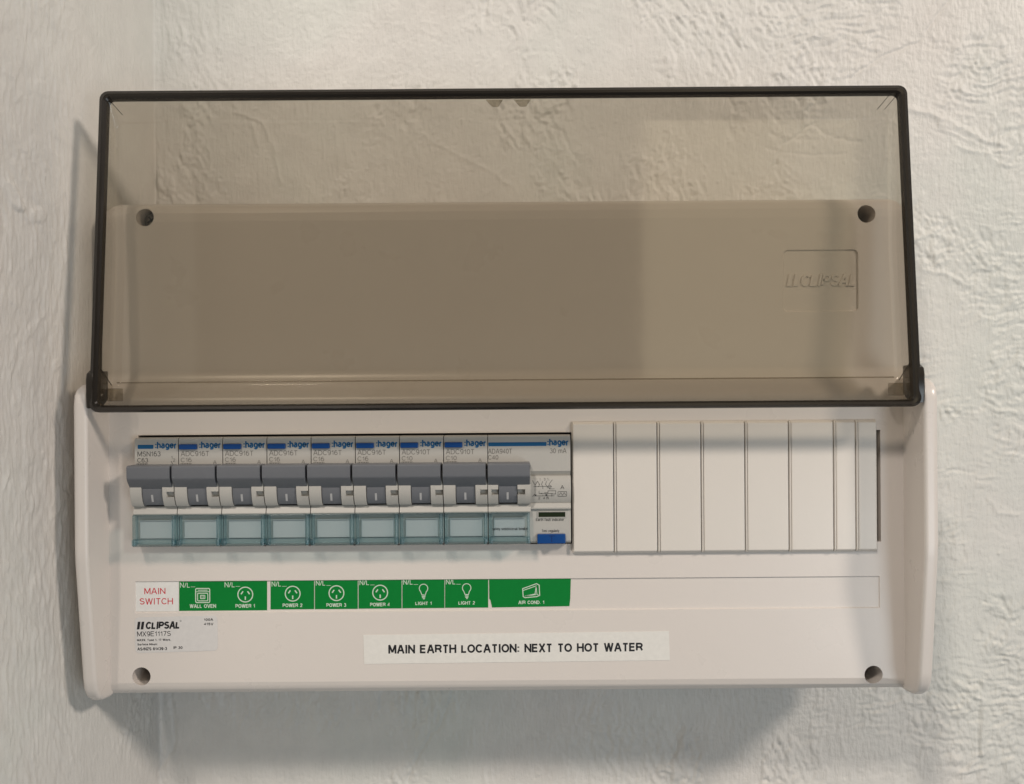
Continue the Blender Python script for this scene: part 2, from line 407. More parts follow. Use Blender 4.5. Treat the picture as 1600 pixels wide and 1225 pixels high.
def build_wall():
    RES = 0.5; NX, NY = 1400, 1000            # map 700 x 500 mm
    X0, Y0 = -360.0, -250.0
    xs = X0 + np.arange(NX) * RES; ys = Y0 + np.arange(NY) * RES
    GX, GY = np.meshgrid(xs, ys)
    f = lambda lx, ly, seed: field(NY, NX, RES, lx, ly, seed)
    wx = f(60, 60, 1) * 4; wy = f(60, 60, 2) * 4
    wxs = f(11, 11, 3) * .7; wys = f(11, 11, 4) * .7
    ix = (GX - X0) / RES; iy = (GY - Y0) / RES
    def warp(a, k=1.0): return bil(a, ix + (wx * k + wxs) / RES, iy + (wy * k + wys) / RES)
    broad = f(130, 130, 5) * 0.55 + f(55, 70, 6) * 0.32
    rid = lambda a: 1.1 - np.abs(a) * 1.35
    brush_v = rid(warp(f(4.2, 30, 7))) * 0.55 + warp(f(2.0, 15, 8)) * 0.5 + warp(f(1.3, 7, 28)) * .28
    brush_h = rid(warp(f(26, 4.6, 9))) * 0.55 + warp(f(13, 2.2, 10)) * 0.5 + warp(f(6, 1.4, 29)) * .28
    brush_d = None
    # diagonal strokes: sample the vertical field on rotated axes
    a = math.radians(28)
    rx = (ix * math.cos(a) + iy * math.sin(a)); ry = (-ix * math.sin(a) + iy * math.cos(a))
    brush_d = rid(bil(f(3.4, 17, 11), rx + wx, ry + wy)) * .7 + bil(f(1.8, 9, 27), rx + wx, ry + wy) * .5
    lump = warp(f(6.5, 10, 12)); lump2 = warp(f(14, 19, 13))
    fine = warp(f(1.7, 2.3, 14), .5)
    # flaked edges: plateaus with crisp borders
    flake = smooth(lump + .2 * fine, 0.9, 1.1) * 0.34 + smooth(lump2 + .3 * fine + .2 * lump, 0.6, 0.72) * 0.30 - smooth(-lump2 + .3 * lump + .2 * fine, 0.95, 1.05) * 0.28
    crease = np.exp(-(warp(f(24, 20, 15)) / 0.045) ** 2) * smooth(f(45, 45, 16), .1, .8)
    # where each kind of stroke rules
    m1 = smooth(f(70, 85, 17), -.5, .4); m2 = smooth(f(60, 70, 18), .0, .5)
    right = smooth(GX + 12 * f(40, 40, 35), 95, 175)
    q_ = f(50, 58, 19) + .35 * f(18, 22, 36)
    rough = 0.12 + 0.95 * smooth(q_ + .55 * smooth(GX, 20, 200) + .3 * smooth(GY, 90, 170), .15, 1.25)
    # dense scratchy patches: short strokes with crisp crests
    comb = np.clip(warp(f(1.7, 14, 37), .6), -.2, 2.2); combh = np.clip(warp(f(14, 1.7, 38), .6), -.2, 2.2)
    pm = smooth(f(26, 40, 39), .55, 1.1); pmh = smooth(f(34, 26, 40), .6, 1.1) * (.3 + .7 * right)
    h = broad
    h = h + rough * (brush_v * 0.30 * (1 - right * .65) * (0.3 + .7 * m1) + brush_h * 0.26 * right + brush_d * 0.24 * m2)
    h = h + comb * pm * .17 * (1 - .6 * right) + combh * pmh * .17
    h = h + rough * (flake * (0.6 + .5 * m2) + lump * 0.10) + fine * 0.10 * (.25 + rough)
    h = h + warp(f(1.5, 11, 41), .5) * .035 + warp(f(9, 1.6, 42), .5) * .03 * right
    h = h - crease * 0.16
    # little nibs and pits
    nib = smooth(f(2.0, 2.4, 20), 2.3, 3.1); pit = smooth(f(2.0, 2.5, 21), 2.3, 3.1)
    h = h + nib * 0.45 - pit * 0.35
    # smooth band of filler beside the corner, its edge a small step
    edge = -166.0 + 0 * GY
    band = 1 - smooth(GX - edge, -1.2, 0.6)
    bandmask = band * smooth(GX, -240, -222) * (0.35 + 0.65 * smooth(GY, -125, -70))
    h = h * (1 - 0.72 * bandmask)
    # brushed wall left of the corner
    lw = 1 - smooth(GX, -240, -222)
    h = h * (1 - .5 * lw) + lw * (brush_v * 0.03 + comb * pm * .12 + f(1.3, 9, 23) * .12 + warp(f(2.4, 11, 33)) * .10 + smooth(lump, .9, 1.1) * .25)
    # cracks, scars and ridges seen on the wall
    def line(pts, w, amp, wob=0.0):
        nonlocal h
        pts = [wall_px(*p) for p in pts]
        if wob:
            q = []
            rr = random.Random(int(abs(pts[0][0] * 10)))
            for (ax, ay), (bx, by) in zip(pts[:-1], pts[1:]):
                for k in range(5):
                    t = k / 5; q.append((ax + (bx - ax) * t + rr.uniform(-wob, wob), ay + (by - ay) * t + rr.uniform(-wob, wob)))
            pts = q + [pts[-1]]
        for (ax, ay), (bx, by) in zip(pts[:-1], pts[1:]):
            i0 = max(0, int((min(ax, bx) - 4 * w - X0) / RES)); i1 = min(NX, int((max(ax, bx) + 4 * w - X0) / RES) + 2)
            j0 = max(0, int((min(ay, by) - 4 * w - Y0) / RES)); j1 = min(NY, int((max(ay, by) + 4 * w - Y0) / RES) + 2)
            if i1 <= i0 or j1 <= j0: continue
            gx, gy = GX[j0:j1, i0:i1], GY[j0:j1, i0:i1]
            dx, dy = bx - ax, by - ay; l2 = dx * dx + dy * dy + 1e-9
            t = np.clip(((gx - ax) * dx + (gy - ay) * dy) / l2, 0, 1)
            d2 = (gx - ax - t * dx) ** 2 + (gy - ay - t * dy) ** 2
            add = amp * np.exp(-d2 / w ** 2)
            cur = acc[j0:j1, i0:i1]
            acc[j0:j1, i0:i1] = np.where(np.abs(add) > np.abs(cur), add, cur)
    acc = np.zeros_like(h)
    line([(1325, 125), (1352, 105), (1378, 88), (1410, 76), (1436, 66)], .5, -.8, .5)
    line([(1446, 50), (1462, 28), (1482, 0)], .5, -.75, .5)
    line([(1178, 306), (1196, 280), (1212, 255), (1222, 225), (1245, 212), (1262, 198), (1275, 192)], .5, -.9, .4)
    line([(636, 1222), (652, 1180), (672, 1150), (690, 1128), (704, 1092)], .5, -.85, .5)
    line([(268, 1085), (272, 1120), (274, 1160), (262, 1185), (246, 1205)], .9, -.7, .3)
    line([(1200, 231), (1235, 238), (1280, 242), (1322, 240)], .5, -.4, .4)
    line([(1260, 185), (1285, 207), (1310, 216), (1345, 222)], .7, -.5, .6)
    line([(1205, 208), (1225, 218), (1250, 216)], .8, -.5, .5)
    line([(1495, 228), (1520, 236), (1545, 240)], .8, .5, .5)
    line([(1536, 1068), (1538, 1110), (1534, 1180)], 1.5, .9, .15)
    line([(1528, 1066), (1529, 1182)], .5, -.35, .1)
    line([(1470, 66), (1500, 72), (1590, 78)], .5, -.3, .5)
    line([(1405, 170), (1450, 178), (1500, 200), (1545, 222), (1570, 228)], 1.3, .8, .6)
    line([(1440, 420), (1475, 428), (1510, 445)], .9, .5, .6)
    line([(1455, 730), (1490, 735), (1520, 738)], .6, -.5, .4)
    line([(1545, 780), (1560, 800), (1590, 805)], .9, .5, .4)
    line([(250, 0), (252, 60), (250, 140)], .5, -.25, .2)
    line([(258, 190), (262, 235), (270, 244)], .6, -.5, .3)
    line([(365, 175), (410, 190), (425, 225), (440, 285)], .7, .5, .5)
    line([(395, 195), (402, 225), (400, 210)], .9, .6, .3)
    line([(300, 195), (322, 215), (330, 250), (320, 300)], .7, .45, .6)
    line([(850, 195), (880, 205), (892, 235), (905, 255)], .7, -.45, .5)
    line([(660, 210), (700, 235), (760, 265), (800, 290)], .9, .3, .6)
    line([(120, 190), (134, 215), (138, 250)], 1.0, -.6, .3)
    line([(1415, 1060), (1470, 1040), (1510, 1055), (1560, 1120)], 1.0, .4, .8)
    h = h + acc
    # the flake of loose paint on the left wall
    fx_, fy_ = -265.0, 75.0
    d = np.hypot((GX - fx_) / 1.6, GY - fy_ + 0.5 * (GX - fx_) + 3 * wxs * .3)
    h = h + 1.5 * (1 - smooth(d, 3.2, 4.6)) * smooth(GX, fx_ - 12, fx_ + 6)
    # sheet sampled finely where the photograph looks, coarsely beyond
    def axis(a0, a1, step, lo, hi):
        mid = list(np.arange(a0, a1, step)); out = mid[:]
        s_ = step; p = mid[-1]
        while p < hi: s_ *= 1.18; p += s_; out.append(p)
        s_ = step; p = mid[0]; pre = []
        while p > lo: s_ *= 1.18; p -= s_; pre.append(p)
        return np.array(pre[::-1] + out)
    S = axis(-300, 262, 0.62, -700, 1400); T = axis(-194, 194, 0.62, -1100, 1100)
    # profile of the corner: angle of the surface along the sweep
    sf = np.arange(-1400, 1500, 0.5)
    th = np.radians(78.5) * (1 - smooth(sf, -169, -164.5))
    px_ = np.concatenate([[0], np.cumsum(np.cos(th[:-1]) * .5)]); pz_ = np.concatenate([[0], np.cumsum(-np.sin(th[:-1]) * .5)])
    i0 = np.searchsorted(sf, 0.0); px_ -= px_[i0]; pz_ -= pz_[i0]
    bx = np.interp(S, sf, px_); bz = np.interp(S, sf, pz_) + WALL; bt = np.interp(S, sf, th)
    SS, TT = np.meshgrid(S, T)
    hh = bil(h, (SS - X0) / RES, (TT - Y0) / RES)
    # stroke relief fades where the sheet gets coarse
    hh = hh * 0.84 - 0.1
    XX = bx[None, :] + hh * np.sin(bt)[None, :]; ZZ = bz[None, :] + hh * np.cos(bt)[None, :]
    YY = TT + 0 * SS
    def sheet(name, c0, c1):
        X, Y, Z = XX[:, c0:c1], YY[:, c0:c1], ZZ[:, c0:c1]
        ny, nx = X.shape
        co = np.stack([X * MM, -(Z - WALL) * MM, Y * MM], -1).reshape(-1, 3).astype(np.float32)
        idx = np.arange(ny * nx).reshape(ny, nx)
        q = np.stack([idx[:-1, :-1], idx[:-1, 1:], idx[1:, 1:], idx[1:, :-1]], -1).reshape(-1, 4)
        me = bpy.data.meshes.new(name)
        me.vertices.add(len(co)); me.vertices.foreach_set('co', co.ravel())
        me.loops.add(q.size); me.loops.foreach_set('vertex_index', q.ravel().astype(np.int32))
        me.polygons.add(len(q)); me.polygons.foreach_set('loop_start', (np.arange(len(q)) * 4).astype(np.int32))
        me.polygons.foreach_set('use_smooth', np.ones(len(q), bool))
        me.update(); me.validate()
        me.materials.append(M['wall'])
        o = bpy.data.objects.new(name, me); COL.objects.link(o)
        tag(o, kind='structure'); return o
    cut = int(np.searchsorted(S, -167))
    a = sheet('wall_left', 0, cut + 1); b = sheet('wall', cut, len(S))
    a['label'] = 'brushed white plaster wall turning towards the room left of the board'
    b['label'] = 'rough white painted plaster wall behind the board'
build_wall()

# ------------------------------------------------------------------ the distribution board
XC = -2.6
BO = (XC, 0, WALL)
board = empty('distribution_board', BO)
tag(board, 'white wall mounted switchboard with its smoked clear lid flipped up', 'switchboard')

def boolean(base, cutters, op='DIFFERENCE'):
    for c in cutters:
        md = base.modifiers.new('b', 'BOOLEAN'); md.operation = op; md.solver = 'EXACT'; md.object = c
    dg = bpy.context.evaluated_depsgraph_get(); dg.update()
    me = bpy.data.meshes.new_from_object(base.evaluated_get(dg))
    base.modifiers.clear()
    old = base.data; base.data = me; bpy.data.meshes.remove(old)
    for c in cutters: bpy.data.objects.remove(c)
def shape(mb, mat=None):
    return mb.build('tmp', mat or M['shell'], None, BO)

HW = 168.6
prof = [(-60, -120.5), (-60, 76), (-13, 80.3), (-10, 80.0), (-8.4, 78.6), (-7.4, 76), (-7, 72), (-7, 10), (-6.2, 6), (-1.2, -1), (0, -4), (0, -118.5), (-.8, -121.3), (-2.8, -123.3), (-6, -124)]
body = MB().prism_x(prof, XC - HW, XC + HW).build('housing', M['shell'], None, BO)
body.modifiers.clear()
outl = MB().prism_z(rrect(XC - HW, XC + HW, -124.5, 80.5, [10, 10, 3, 3], 8), -61, 5)
boolean(body, [shape(outl)], 'INTERSECT')
boolean(body, [shape(MB().box(XC + a, XC + b, -130, 90, -62, -32)) for a, b in ((-180, -158), (158, 180))])
WL, WR = XC - 151.2, XC + 153.9      # window in the face
WT, WB = -16.7, -62.6
cut = [shape(MB().box(WL, WR, WB, WT, -45, 8))]
holes = {'bl': at(221, 1057, 0), 'br': at(1365, 1054.5, 0), 'tl': at(226, 339.5, -7), 'tr': at(1354, 334, -7)}
holes['tr'] = (holes['tr'][0], holes['tr'][1])
for k, (x, y) in holes.items():
    r = 3.75
    cut.append(shape(MB().cyl(x, y, -50, 8, r, n=48)))
# label strip recess: a shallow tray with sloping sides
def frustum(x0, x1, y0, y1, z0, z1, e, r=0.01):
    a = rrect(x0 + e, x1 - e, y0 + e, y1 - e, r, 4); b = rrect(x0, x1, y0, y1, r + e * .5, 4)
    return MB().rings([[(x, y, z0) for x, y in a], [(x, y, z1) for x, y in b]], True, True)
RX0, RX1 = XC - 153.2, XC + 153.4
RY1 = at(1372, 899.5, 0)[1]; RY0 = at(1372, 950.5, 0)[1]
cut.append(shape(frustum(RX0, RX1, RY0, RY1, -0.6, 0.3, 0.45)))
# makers' plate recess on the upper part
ex0, ey1 = at(1223, 390, -7); ex1, ey0 = at(1342, 487, -7)
cut.append(shape(frustum(ex0, ex1, ey0, ey1, -7.7, -6.8, 0.5, 1.8)))
boolean(body, cut)
# soften the cut edges
md = body.modifiers.new('bev', 'BEVEL'); md.width = 0.25 * MM; md.segments = 2; md.limit_method = 'ANGLE'; md.angle_limit = math.radians(50)
dg = bpy.context.evaluated_depsgraph_get(); dg.update()
me = bpy.data.meshes.new_from_object(body.evaluated_get(dg)); body.modifiers.clear(); body.data = me
finish(me, 50); weighted(body)
body.parent = board; body.location = (0, 0, 0)

# raised lettering on the plate: two bars and the maker's name
lg = MB()
x0, b0 = at(1229, 447.5, -7.7); x1, c0 = at(1336, 428, -7.7)
capm = 19 * (CAM_Z + 7.7) / F
for k in range(2):
    xx = x0 + k * 2.6
    lg.prism_z([(xx, b0), (xx + 1.7, b0), (xx + 1.7 + .9, b0 + capm), (xx + .9, b0 + capm)], -7.75, -7.12)
text(lg, 'CLIPSAL', x0 + 5.6, b0, capm, (x1 - x0) - 5.6, -7.45, bold=0.025, shear=0.22, extrude=0.35)
lg.build('raised_lettering', M['shell'], body, BO)

# screw seen inside the upper left hole
sx, sy = holes['tl']
s_ = MB()
n = 28
dome = []
for r, z in ((3.2, -17.5), (3.2, -16.2), (2.7, -15.3), (1.8, -14.8), (0.9, -14.6)):
    dome.append([(sx + .1 + r * math.cos(2 * math.pi * k / n), sy + r * math.sin(2 * math.pi * k / n), z) for k in range(n)])
s_.rings(dome, True, True)
scr = s_.build('screw', M['screw'], board, BO)
cr = MB()
for a in (35, 125):
    c, s2 = math.cos(math.radians(a)), math.sin(math.radians(a))
    pts = [(sx + .1 + c * u - s2 * v, sy + s2 * u + c * v) for u, v in ((-1.9, -.35), (1.9, -.35), (1.9, .35), (-1.9, .35))]
    cr.prism_z(pts, -15.2, -14.45 - (a > 90) * .03)
cr.build('cross_slot', M['black'], scr, BO)

# side wings
def wing(side):
    pf = [(-31, -119), (-31, 3), (-12, 4.6), (6, 5.2), (15, 4.0), (18.5, 2.6), (20.6, -.2), (21.3, -4), (21.3, -60), (20.9, -66), (14.6, -113), (13.6, -117.5), (11.2, -121), (7, -123.3), (0, -124.3), (-10, -124.3)]
    xi, xo = 163.3, 169.1
    n = len(pf)
    def inset(t):      # move the front of the profile back, the ends in
        out = []
        for z, y in pf:
            zz = z - t if z > -30 else z
            yy = y - t if y > 1 else (y + t if y < -110 else y)
            out.append((zz, yy))
        return out
    steps = [(xi - .5, 24), (xi - .3, 8), (xi, 1.3), (xi + .35, .45), (xi + 1.0, .05), (xi + 1.6, 0), (xo - 2.4, 0), (xo - 1.2, .15), (xo - .45, .6), (xo, 1.5), (xo + .02, 6)]
    rings = []
    for x, t in steps:
        X = XC + side * x
        if t > 5:
            rings.append([(X, min(max(y, -123), 3), min(z, 21.3 - t if z > -30 else z)) for z, y in inset(1.5)])
        else:
            rings.append([(X, y, z) for z, y in inset(t)])
    rings = rings[2:-1]
    o = MB().rings(rings, True, True).build('side_wing', M['shell'], board, BO, angle=40)
    return o
wing(-1); wing(1)

# ---- the lid: a tray of smoked plastic hinged at its lower edge, flipped up, open side to the room
LT = math.atan2(12.7, 128.5)
cT, sT = math.cos(LT), math.sin(LT)
LY0, LZ0 = -6.6, 24.0
def lidp(x, s, d):     # x across, s along from the hinge edge, d behind the rim plane
    return (XC + x, LY0 + s * cT - d * sT, LZ0 - s * sT - d * cT)
LEN = 129.4
def depth(s): return 13.0 if s < 66 else 13.0 - (s - 66) / (LEN - 66) * 7.6
def lidloop(hw, s0, s1, r, dfun, n=5):
    pts = []
    for cx, cs, sx_, ss_, a0 in ((hw, s1, -1, -1, 0), (-hw, s1, 1, -1, 90), (-hw, s0, 1, 1, 180), (hw, s0, -1, 1, 270)):
        if a0 == 180: pts.append((-hw, 66))
        for k in range(n + 1):
            a = math.radians(a0 + 90 * k / n)
            pts.append((cx + sx_ * r + r * math.cos(a), cs + ss_ * r + r * math.sin(a)))
    pts.append((hw, 66))
    return [lidp(x, s, dfun(s)) for x, s in pts]
def lid_rings(off):      # off: 0 inner surface, 2 outer surface
    o = off
    return [lidloop(159.2 + o, 2.4 - o, LEN - 3.0 + o, 2.2 + o * .5, lambda s: 0.6),
            lidloop(158.6 + o, 4.0 - o, LEN - 4.2 + o, 2.4 + o * .5, lambda s: depth(s) * .3),
            lidloop(157.7 + o, 11.6 - o, LEN - 10.6 + o, 2.6 + o * .5, lambda s: depth(s) - 1.6 + o),
            lidloop(157.3 + o * .8, 12.35 - o * .8, LEN - 11.4 + o * .8, 2.8, lambda s: depth(s) - .6 + o),
            lidloop(156.6 + o * .6, 12.8 - o * .6, LEN - 11.8 + o * .6, 2.6, lambda s: depth(s) - .12 + o),
            lidloop(155.6 + o * .5, 13.0 - o * .5, LEN - 12.0 + o * .5, 2.2, lambda s: depth(s) + o)]
lid = MB()
for off in (0, 1.8):
    R = lid_rings(off); n = len(R[0]); o = len(lid.v)
    lid.rings(R)
    last = o + (len(R) - 1) * n
    # ring order: tr(0..5) tl(6..11) left-mid(12) bl(13..18) br(19..24) right-mid(25)
    lid.f.append(tuple(last + i for i in list(range(0, 13)) + [25]))
    lid.f.append(tuple(last + i for i in [25] + list(range(12, 25))))
lid_o = lid.build('lid', M['smoke'], board, BO, angle=25)
bd = MB()      # added smoked sliver that darkens the fold along the panel's hinge side
bd.rings([[lidp(x, s_, depth(20) + d_) for s_, d_ in ((12.5, -.25), (12.9, -.3), (13.1, .1), (12.6, .3))] for x in (-156, 156)], True, True)
bd.build('fold_darkening', M['smoke'], lid_o, BO)
lid_o['label'] = 'smoked see-through lid flipped up'
# rim: thick edge of the tray with an outward chamfer
rim = MB()
rr = [lidloop(158.5, 2.9, LEN - 3.7, 2.0, lambda s: 3.4),
      lidloop(158.8, 2.6, LEN - 3.5, 2.0, lambda s: .9),
      lidloop(159.5, 1.8, LEN - 2.6, 2.4, lambda s: .15),
      lidloop(160.4, 0.8, LEN - 1.6, 2.8, lambda s: 0.0),
      lidloop(161.9, 0.2, LEN - .2, 3.4, lambda s: 1.0),
      lidloop(162.1, 0.0, LEN, 3.6, lambda s: 1.6),
      lidloop(162.1, 0.0, LEN, 3.6, lambda s: 3.4)]
rim.rings(rr + [rr[0]])
rim_o = rim.build('rim', M['rim'], lid_o, BO, angle=30)
# finger notch and clip on the free edge
def lidbox(mb, x0, x1, s0, s1, d0, d1):
    vs = [lidp(x, s, d) for d in (d1, d0) for s in (s0, s1) for x in (x0, x1)]
    mb.add(vs, [(0, 2, 3, 1), (4, 5, 7, 6), (0, 1, 5, 4), (2, 6, 7, 3), (0, 4, 6, 2), (1, 3, 7, 5)])
cl = MB()
for xx in (-3.6, 7.6):
    vs = [lidp(xx + a, s, d) for a, s, d in ((-3.4, LEN - 4.4, 2.4), (3.4, LEN - 4.4, 2.4), (1.5, LEN - 6.6, 4.0), (-1.0, LEN - 6.6, 4.0), (-3.4, LEN - 4.4, 2.9), (3.4, LEN - 4.4, 2.9), (1.5, LEN - 6.6, 4.5), (-1.0, LEN - 6.6, 4.5))]
    cl.add(vs, [(0, 1, 2, 3), (7, 6, 5, 4), (0, 4, 5, 1), (1, 5, 6, 2), (2, 6, 7, 3), (3, 7, 4, 0)])
cl.build('catch', M['smoke'], lid_o, BO)
# fine mould lines in the corners of the tray
for side, s0_ in ((-1, LEN - 3.6), (1, LEN - 3.6), (-1, 3.4), (1, 3.4)):
    up = s0_ > 60
    for q in ((0,) if side < 0 or not up else (0, 1)):
        sx0 = side * (158.2 - q * 3.0); ss0 = s0_ - (0 if up else 0) + 0
        a = (sx0, ss0, 1.5 if up else 2.5); b = (side * (154.0 - q * 3), LEN - 8.6 if up else 11.5, depth(LEN - 8) - 1.2 if up else 11.6)
        if not up: a = (side * 158.4, 17.0, 3.0); b = (side * 157.2, 11.5, 10.8)
        w = .13; ml = MB()
        pts = [lidp(a[0] - w, a[1], a[2]), lidp(a[0] + w, a[1], a[2]), lidp(b[0] + w, b[1], b[2]), lidp(b[0] - w, b[1], b[2])]
        lo = [(x, y, z + .3) for x, y, z in pts]
        ml.add(pts + lo, [(0, 1, 2, 3), (7, 6, 5, 4), (0, 4, 5, 1), (1, 5, 6, 2), (2, 6, 7, 3), (3, 7, 4, 0)])
        ml.build('mould_line', M['rim'], lid_o, BO)
for side in (-1, 1):
    k = MB()
    x0, x1 = sorted((side * 160.2, side * 163.2))
    # knuckle: dark ear that turns in the wing
    pf = [(8, 9.6), (8, -2), (14, -5.2), (22.3, -5.2), (23.0, -.5), (23.0, 6.2), (22.2, 8.6), (20, 9.6)]
    x0b, x1b = (XC + x0, XC + x1)
    k.prism_x(pf, x0b, x1b, .5)
    kn = k.build('hinge_knuckle', M['rim'], lid_o, BO)
    kb = MB(); xa, xb = sorted((side * 154.2, side * 158.6))
    kb.box(XC + xa, XC + xb, -2.6, 2.6, 8.2, 14, .5)
    kb.build('hinge_pin', M['smoke'], lid_o, BO)
# ---- backing seen through the gap round the breakers
bk = MB().box(WL + .3, WR - .3, WB + .3, WT - .3, -44.5, -44)
bk.build('inner_backing', M['black'], board, BO)

# ------------------------------------------------------------------ blanking strip
xs = [at(p, 760, 2.4)[0] for p in (893.5, 961, 1029, 1097.5, 1166, 1234.5, 1304.5, 1339, 1372.5)]
bt = at(1130, 657.5, 2.4)[1]; bb = at(1130, 864.5, 2.4)[1]
SO = (xs[0], bb, 0)
strip = empty('blanking_strip', SO)
tag(strip, 'white ribbed blanking strip filling the empty ways right of the breakers', 'blanking plate')
for i in range(8):
    x0, x1 = xs[i], xs[i + 1]
    m = MB()
    g = .22; e = 1.15
    a = rrect(x0 + g * .5, x1 - g * .5, bb, bt, .3, 2); b = rrect(x0 + .68, x1 - .68, bb + e, bt - e * .8, .25, 2)
    c = rrect(x0 + 1.15, x1 - 1.15, bb + e + .5, bt - e * .8 - .4, .2, 2)
    m.rings([[(x, y, .15) for x, y in a], [(x, y, .5) for x, y in a], [(x, y, .9) for x, y in rrect(x0 + .58, x1 - .58, bb + .1, bt - .1, .3, 2)], [(x, y, 2.3) for x, y in b], [(x, y, 2.45) for x, y in c]], True, True)
    m.build('blank_panel', M['blank'], strip, SO, angle=20)
m = MB()
for i in range(1, 8):       # raised bead between neighbouring blanks
    x = xs[i]
    pr = [(x - .42, .2), (x - .40, 2.5), (x - .18, 3.0), (x + .18, 3.0), (x + .40, 2.5), (x + .42, .2)]
    ring = lambda y, k: [(px_, y, z_ - k) for px_, z_ in pr]
    m.rings([ring(bb + .5, .7), ring(bb + 1.3, 0), ring(bt - 1.1, 0), ring(bt - .4, .7)], True, True)
m.build('joint_beads', M['blank'], strip, SO, angle=25)
m = MB().box(xs[0] + .3, xs[-1] - .3, -62, -17, -12, 0.1)
m.build('strip_back', M['blank'], strip, SO)

# ------------------------------------------------------------------ circuit breakers
MOD = 17.95
MX = XC - 151.0
top_prof = [(-44, -17.6), (4.2, -17.6), (4.9, -18.0), (5.1, -18.8), (5.1, -29.6), (4.0, -31.0)]
def arc_nose():
    return [(8.6, -31.6), (10.1, -33.2), (10.8, -35.5), (11.0, -38), (10.8, -40.2), (10.1, -42.4), (9.0, -44.3), (8.2, -45.1)]
low_prof = [(6.2, -45.3), (6.6, -45.8), (7.5, -48.2), (7.3, -48.7), (4.8, -48.9), (4.8, -60.6), (4.2, -61.4), (-44, -61.4)]
def body_profile(nose=True, notch=False, depth_=0.0):
    p = list(top_prof)
    if nose:
        ns = arc_nose()
        if notch:
            ns = [(8.6, -31.6), (10.1, -33.2), (10.8, -35.5), (11.0, -38.95), (8.4, -39.0), (8.4, -41.1), (10.6, -41.15), (10.1, -42.4), (9.0, -44.3), (8.2, -45.1)]
        p += ns
    else:
        p += [(1.5, -32), (1.5, -45.2)]
    return p + low_prof
handle_prof = [(4, -28.3), (13.6, -28.3), (14.1, -28.6), (14.3, -29.3), (14.3, -33.0), (14.0, -34.0), (9.8, -38.3), (9.3, -38.5), (4, -38.5)]
stem_prof = [(2, -33), (9.6, -33), (10.2, -36), (10.3, -38.5), (10.0, -41), (9.2, -43.2), (8.0, -44.6), (2, -44.6)]

def glass_window(x0, x1, parent, org, txt=None):
    t, b = at(727, 800.3, 8)[1], at(727, 850.6, 8)[1]
    ins = MB().box(x0 + 2.1, x1 - 2.3, b + 2.9, t - 2.8, 4.9, 5.7, .25)
    ins.build('label_insert', M['insert'], parent, org)
    MB().box(x0 + 2.3, x1 - 2.5, t - 2.95, t - 2.6, 5.6, 6.2, .1).build('insert_highlight', M['mark'], parent, org)  # pale strip stands in for the highlight along the insert's top
    if txt:
        q = MB(); text(q, txt, x0 + 1.6, b + 5.3, 1.15, x1 - x0 - 2.6, 5.78, bold=0.01); q.build('lettering', M['darkgreyink'], parent, org)
    g = MB()
    # front pane
    g.box(x0 + .25, x1 - .25, b + .4, t - .3, 8.0, 8.9, .45)
    # side walls, slightly splayed, and the thick bottom lip with its groove
    for xa, sgn in ((x0 + .25, 1), (x1 - .25, -1)):
        pr = [(xa, 5.0), (xa, 8.9), (xa + sgn * .12, 9.35), (xa + sgn * .38, 9.62), (xa + sgn * .75, 9.66), (xa + sgn * 1.1, 9.4), (xa + sgn * 1.28, 8.95), (xa + sgn * 1.0, 5.0)]
        if sgn < 0: pr = pr[::-1]
        g.rings([[(x, y, z) for x, z in pr] for y in (b + .5, b + 1.0, t - 2.2, t - .4)], True, True)
    g.prism_x([(5, b), (9.0, b), (9.7, b + .5), (9.6, b + 1.1), (8.8, b + 1.5), (9.4, b + 1.9), (9.2, b + 2.6), (5, b + 2.8)], x0 + .3, x1 - .3, .2)
    g.prism_x([(5, t - .1), (8.6, t - .1), (8.9, t - .5), (5, t - .7)], x0 + .3, x1 - .3, .1)
    w = g.build('label_window', M['cyan'], parent, org, angle=40)
    h_ = MB()
    for xa in (x0 + .1, x1 - 1.7):
        h_.box(xa, xa + 1.6, b + .3, b + 3.0, 7.0, 10.0, .5)
    h_.build('hinge_lug', M['cyan'], w, org)
    return w

def small_handle_parts(x0, parent, org, hx0, hx1, sx0, sx1):
    MB().prism_x(handle_prof, hx0, hx1, .18).build('toggle_handle', M['grey'], parent, org, angle=28)
    st = MB().prism_x(stem_prof, sx0, sx1, .12).build('toggle_stem', M['grey'], parent, org, angle=28)
    mk = MB(); xm = (sx0 + sx1) / 2 - .1
    pts = [(10.22, -40.2), (10.0, -41.0), (9.5, -42.6), (9.2, -43.2)]
    vs = [(x, y, z + .06) for z, y in pts for x in (xm - .42, xm + .42)]
    mk.add(vs, [(2 * i, 2 * i + 1, 2 * i + 3, 2 * i + 2) for i in range(3)])
    mk.build('on_mark', M['mark'], st, org)

